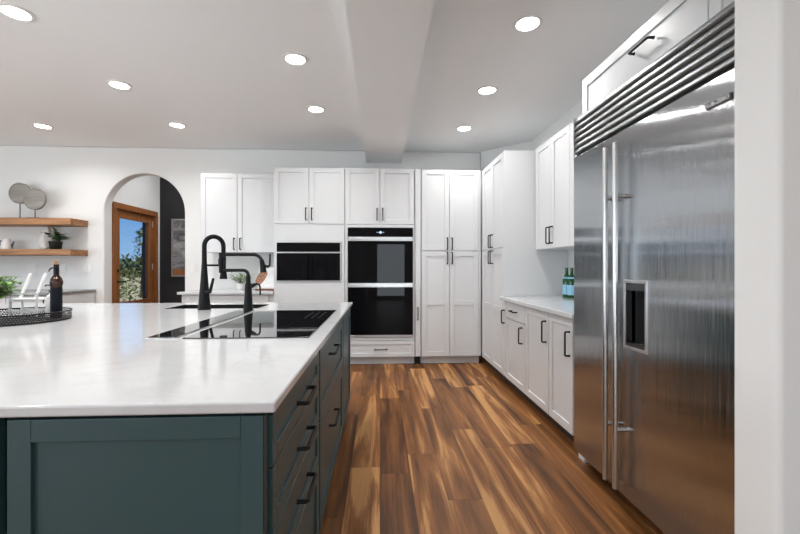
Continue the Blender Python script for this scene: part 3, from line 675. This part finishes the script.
# ------------------------------------------------------------------ tray and what stands on it
TX, TY, TR = -2.03, 2.315, .255
tr = thing('tray', 'round black perforated metal tray on the island worktop', 'tray', (TX, TY, .914))
MB().lathe([(0, .0006), (TR - .004, .0006), (TR, .004), (TR, .008), (0, .008)], seg=64).build('tray_base', 'black_plastic', tr, smooth=True)
MB().lathe([(TR, .0085), (TR, .048)], seg=96, close=False).build('perforated_rim', 'mesh', tr, smooth=True)
mb = MB(); ring = [(TR * math.cos(2 * math.pi * k / 64), TR * math.sin(2 * math.pi * k / 64), .051) for k in range(65)]; mb.tube(ring, .0035, 8); mb.build('rim_wire', 'black', tr, smooth=True)
TZ = .914 + .0085
wb_ = thing('wine_bottle', 'dark brown bottle with cork and curved black spout on the tray', 'bottle', (-1.866, 2.405, TZ)); wb_.scale = (.76, .76, .975)
MB().lathe([(0, .0), (.033, .0), (.036, .004), (.036, .185), (.040, .20), (.041, .212), (.034, .232), (.018, .252), (.0165, .262), (.0165, .305), (.0185, .308), (.0185, .314), (0, .314)], seg=32).build('glass', 'brown_glass', wb_, smooth=True)
MB().lathe([(.0364, .018), (.0366, .019), (.0366, .178), (.0364, .179)], seg=32, close=False).build('paper_label', 'label_black', wb_, smooth=True)
MB().lathe([(.0172, .245), (.0175, .25), (.0172, .300), (.0168, .302)], seg=24, close=False).build('neck_foil', 'label_black', wb_, smooth=True)
MB().lathe([(0, .3142), (.0125, .3142), (.0135, .318), (.0135, .338), (0, .338)], seg=20).build('cork', 'cork', wb_, smooth=True)
MB().tube([(-.0165, 0, .292), (-.03, 0, .294), (-.045, 0, .288), (-.056, 0, .272)], [.003, .0045, .0045, .003], 10).build('spout', 'black', wb_, smooth=True)
sd = thing('soap_dispenser', 'clear pump bottle with a white label left of the brown bottle', 'bottle', (-1.928, 2.445, TZ)); sd.scale = (.8, .8, 1)
MB().lathe([(0, 0), (.028, 0), (.031, .004), (.031, .105), (.025, .122), (.011, .130), (.011, .140), (0, .140)], seg=28).build('glass', 'label_white', sd, smooth=True)
MB().lathe([(0, .1405), (.014, .1405), (.014, .155), (.005, .157), (.005, .178), (.011, .18), (.011, .19), (0, .19)], seg=18).tube([(0, 0, .185), (-.035, 0, .185), (-.04, 0, .178)], .0045, 8).build('pump', 'steel_dark', sd, smooth=True)
mc = thing('chair_ornament', 'small white wooden chair-shaped ornament standing in the tray', 'ornament', (-2.075, 2.475, TZ), 12); mc.scale = (1.4, 1.3, 1.3)
mb = MB().box(-.05, .05, -.045, .045, .072, .082); mb.build('seat', 'white_wood', mc, bevel=.002)
for sx in (-.048, .006):
    MB().tube([(sx, .03, .076), (sx + .030, .05, .195)], .006, 8).build('back_post', 'white_wood', mc, smooth=True)
for sx in (-.045, .045):
    for sy in (-.04, .04): MB().tube([(sx, sy, .0), (sx, sy, .072)], .0055, 8).build('leg', 'white_wood', mc, smooth=True)
MB().box(-.05, .05, -.048, -.040, .024, .032).box(-.05, .05, .040, .048, .024, .032).build('stretcher', 'white_wood', mc)
MB().box(-.05, .052, -.045, -.037, .100, .108).tube([(.047, -.041, .08), (.047, -.041, .10)], .005, 8).tube([(-.045, -.041, .08), (-.045, -.041, .10)], .005, 8).build('armrest', 'white_wood', mc)

def potted(name, label, loc, pr, ph, potmat, leafmat, n, spread, height, L, Wd, group=None, bend=.3):
    t = thing(name, label, 'plant', loc, 0, group)
    MB().lathe([(0, 0), (pr * .78, 0), (pr * .82, .004), (pr, ph), (pr * .93, ph), (pr * .9, ph * .9), (0, ph * .9)], seg=28).build('pot', potmat, t, smooth=True)
    MB().lathe([(0, ph * .9), (pr * .9, ph * .905), (0, ph * .93)], seg=20, close=False).build('soil', 'soil', t)
    fo, stm = MB(), MB()
    for i in range(n):
        a = random.uniform(0, 6.283); q = random.random() ** .7; d = Vector((math.cos(a) * spread * q, math.sin(a) * spread * q, height * random.uniform(.35, 1)))
        b = Vector((math.cos(a) * pr * .4 * q, math.sin(a) * pr * .4 * q, ph * .92)); tip = b + d
        stm.tube([b, b + d * .5 + Vector((0, 0, .01)), tip], .0014, 5)
        for j in range(3):
            s_ = b + d * (.55 + .22 * j); fo.leaf(s_, Vector((math.cos(a + random.uniform(-1.6, 1.6)), math.sin(a + random.uniform(-1.6, 1.6)), random.uniform(-.1, .8))), L * random.uniform(.7, 1.2), Wd * random.uniform(.8, 1.2), bend=bend)
    stm.build('stems', 'stem', t); fo.build('foliage', leafmat, t)
    return t
potted('potted_plant', 'leafy green plant in a grey pot on the black tray', (-2.125, 2.245, TZ), .055, .095, 'ceramic_grey', 'leaf', 170, .120, .150, .040, .026)
potted('potted_plant', 'small spiky green plant in a white pot behind the faucets', (-1.83, 5.35, .9145), .055, .085, 'ceramic', 'leaf', 46, .12, .14, .075, .012)

# cookbook on a stand
bk = thing('cookbook_stand', 'reddish wooden book stand on the back worktop by the microwave tower', 'stand', (-1.46, 5.30, .9145))
MB().box(-.15, .15, -.05, .10, .0005, .0150).build('base', 'stand_wood', bk, bevel=.002); MB().prism([(.022, .016), (.034, .016), (.094, .26), (.082, .26)], 'x', -.12, .12).build('back_rest', 'stand_wood', bk)
book = thing('cookbook', 'open cookbook with a brown food photo on the wooden stand', 'book', (-1.46, 5.30, .9312)); book.rotation_euler = (R(-13.5), 0, 0)
MB().box(-.135, .165, .002, .018, .001, .290).build('pages', 'paper', book, bevel=.002)
pts = [(-.075 + .062 * math.cos(t * .5236) * (1 + .15 * math.sin(t * 2)), .155 + .10 * math.sin(t * .5236)) for t in range(12)]
MB().prism([(u - .02 + .35 * (v - .155), v) for u, v in pts], 'y', .0005, .0018).build('photo', 'photo', book)

# two mineral water bottles on the right worktop
gb = thing('water_bottle', 'green glass water bottle with a pale blue label, left one by the wall', 'bottle', (1.840, 3.86, .9145), 0, 'green water bottles')
MB().lathe([(0, 0), (.036, 0), (.038, .005), (.038, .155), (.035, .18), (.018, .225), (.0145, .24), (.0145, .275), (0, .275)], seg=28).build('glass', 'green_glass', gb, smooth=True)
MB().lathe([(.0384, .03), (.0387, .031), (.0387, .125), (.0384, .126)], seg=28, close=False).build('paper_label', 'label_blue', gb, smooth=True)
MB().lathe([(.0378, .186), (.030, .200), (.0262, .208)][0:1] + [(.0345, .186), (.0285, .202)], seg=28, close=False).build('neck_label', 'label_blue', gb, smooth=True)
MB().lathe([(0, .2752), (.0155, .2752), (.0155, .292), (0, .293)], seg=18).build('cap', 'green_glass', gb, smooth=True)
g2_ = copy_tree(gb); g2_.location = (1.845, 3.765, .9145); g2_['label'] = 'green glass water bottle with a pale blue label, partly hidden by the refrigerator'

# ------------------------------------------------------------------ floating shelves and what stands on them
for z0, z1, lab in ((1.752, 1.838, 'upper rustic wooden floating shelf on the left wall'), (1.364, 1.440, 'lower rustic wooden floating shelf on the left wall')):
    tag(MB().box(-6.1, -3.932, 5.29, YW - .002, z0, z1).build('floating_shelf', 'shelf_wood', bevel=.004), lab, 'shelf', 'floating wooden shelves')
def disc(x, y, zc, r, base, label):
    t = thing('disc_sculpture', label, 'sculpture', (x, y, 1.8385), -3, 'disc sculptures'); zz = zc - 1.8385
    MB().box(-base, base, -.04, .04, .0005, .014).build('base', 'black', t, bevel=.002)
    MB().tube([(0, 0, .014), (0, 0, zz - r + .01)], .006, 10).build('rod', 'steel_dark', t, smooth=True)
    prof = [(0, -.012), (r * .86, -.012), (r * .9, -.018), (r, -.016), (r, .016), (r * .9, .018), (r * .86, .012), (0, .012)]
    o = MB().lathe(prof, seg=40).build('disc', 'disc', t, smooth=True); o.rotation_euler = (R(90), 0, 0); o.location = (0, 0, zz)
disc(-4.70, 5.47, 2.178, .136, .09, 'round grey disc sculpture on a rod, taller left one on the top shelf')
disc(-4.47, 5.42, 2.095, .140, .09, 'round grey disc sculpture on a rod, lower right one overlapping its neighbour')
kv = thing('vase', 'white twisted ceramic vase on the lower shelf beside the plant', 'vase', (-4.385, 5.50, 1.4405)); kv.scale = (1, 1, 1.2)
mb = MB(); prof = [(.045, 0), (.066, .03), (.075, .08), (.066, .13), (.05, .18), (.036, .22), (.040, .25), (.030, .252), (.02, .20)]
seg = 30; rings = []
for i, (r, z) in enumerate(prof): rings.append([mb.bm.verts.new((r * (1 + .14 * math.sin(5 * (2 * math.pi * k / seg) + i * .9)) * math.cos(2 * math.pi * k / seg), r * (1 + .14 * math.sin(5 * (2 * math.pi * k / seg) + i * .9)) * math.sin(2 * math.pi * k / seg), z)) for k in range(seg)])
for a, b in zip(rings, rings[1:]):
    for k in range(seg): mb.bm.faces.new([a[k], a[(k + 1) % seg], b[(k + 1) % seg], b[k]])
mb.bm.faces.new(rings[0]); mb.bm.faces.new(rings[-1]); mb.build('body', 'ceramic', kv, smooth='all')
potted('potted_plant', 'dark green broad-leaved plant in a black pot on the lower shelf', (-4.19, 5.39, 1.4405), .072, .105, 'black_plastic', 'leaf_dark', 14, .085, .115, .085, .06)
pc = thing('pitcher', 'small white and grey pitcher at the left end of the lower shelf', 'pitcher', (-4.845, 5.45, 1.4405))
MB().lathe([(0, 0), (.055, 0), (.062, .02), (.056, .09), (.038, .125), (.040, .14), (.033, .14), (.03, .12), (0, .03)], seg=28).build('body', 'ceramic', pc, smooth=True)
MB().tube([(-.045, 0, .11), (-.08, 0, .115), (-.09, 0, .07), (-.055, 0, .035)], .007, 10).build('handle', 'steel_dark', pc, smooth=True)
MB().tube([(.05, 0, .03), (.075, 0, .08), (.085, 0, .11)], [.014, .010, .008], 10).build('spout', 'steel_dark', pc, smooth=True)

# wall plates
for x, lab, sw in ((-4.66, 'white outlet plate on the left wall behind the plant', 2), (-4.25, 'white outlet plate on the wall above the brown bottle', 1), (-3.93, 'white switch plate on the wall just left of the arch', 2), (-2.545, 'white switch plate between the arch and the left wall cabinet', 1)):
    t = thing('wall_plate', lab, 'outlet', (x, YW - .001, 1.20)); w = .037 if sw == 1 else .056
    MB().box(-w, w, -.006, 0, -.058, .058).build('plate', 'plate', t, bevel=.002)
    for i in range(sw): xx = (i - (sw - 1) / 2) * .046; MB().box(xx - .016, xx + .016, -.009, -.0062, -.033, .033).build('rocker', 'ceramic', t, bevel=.001)
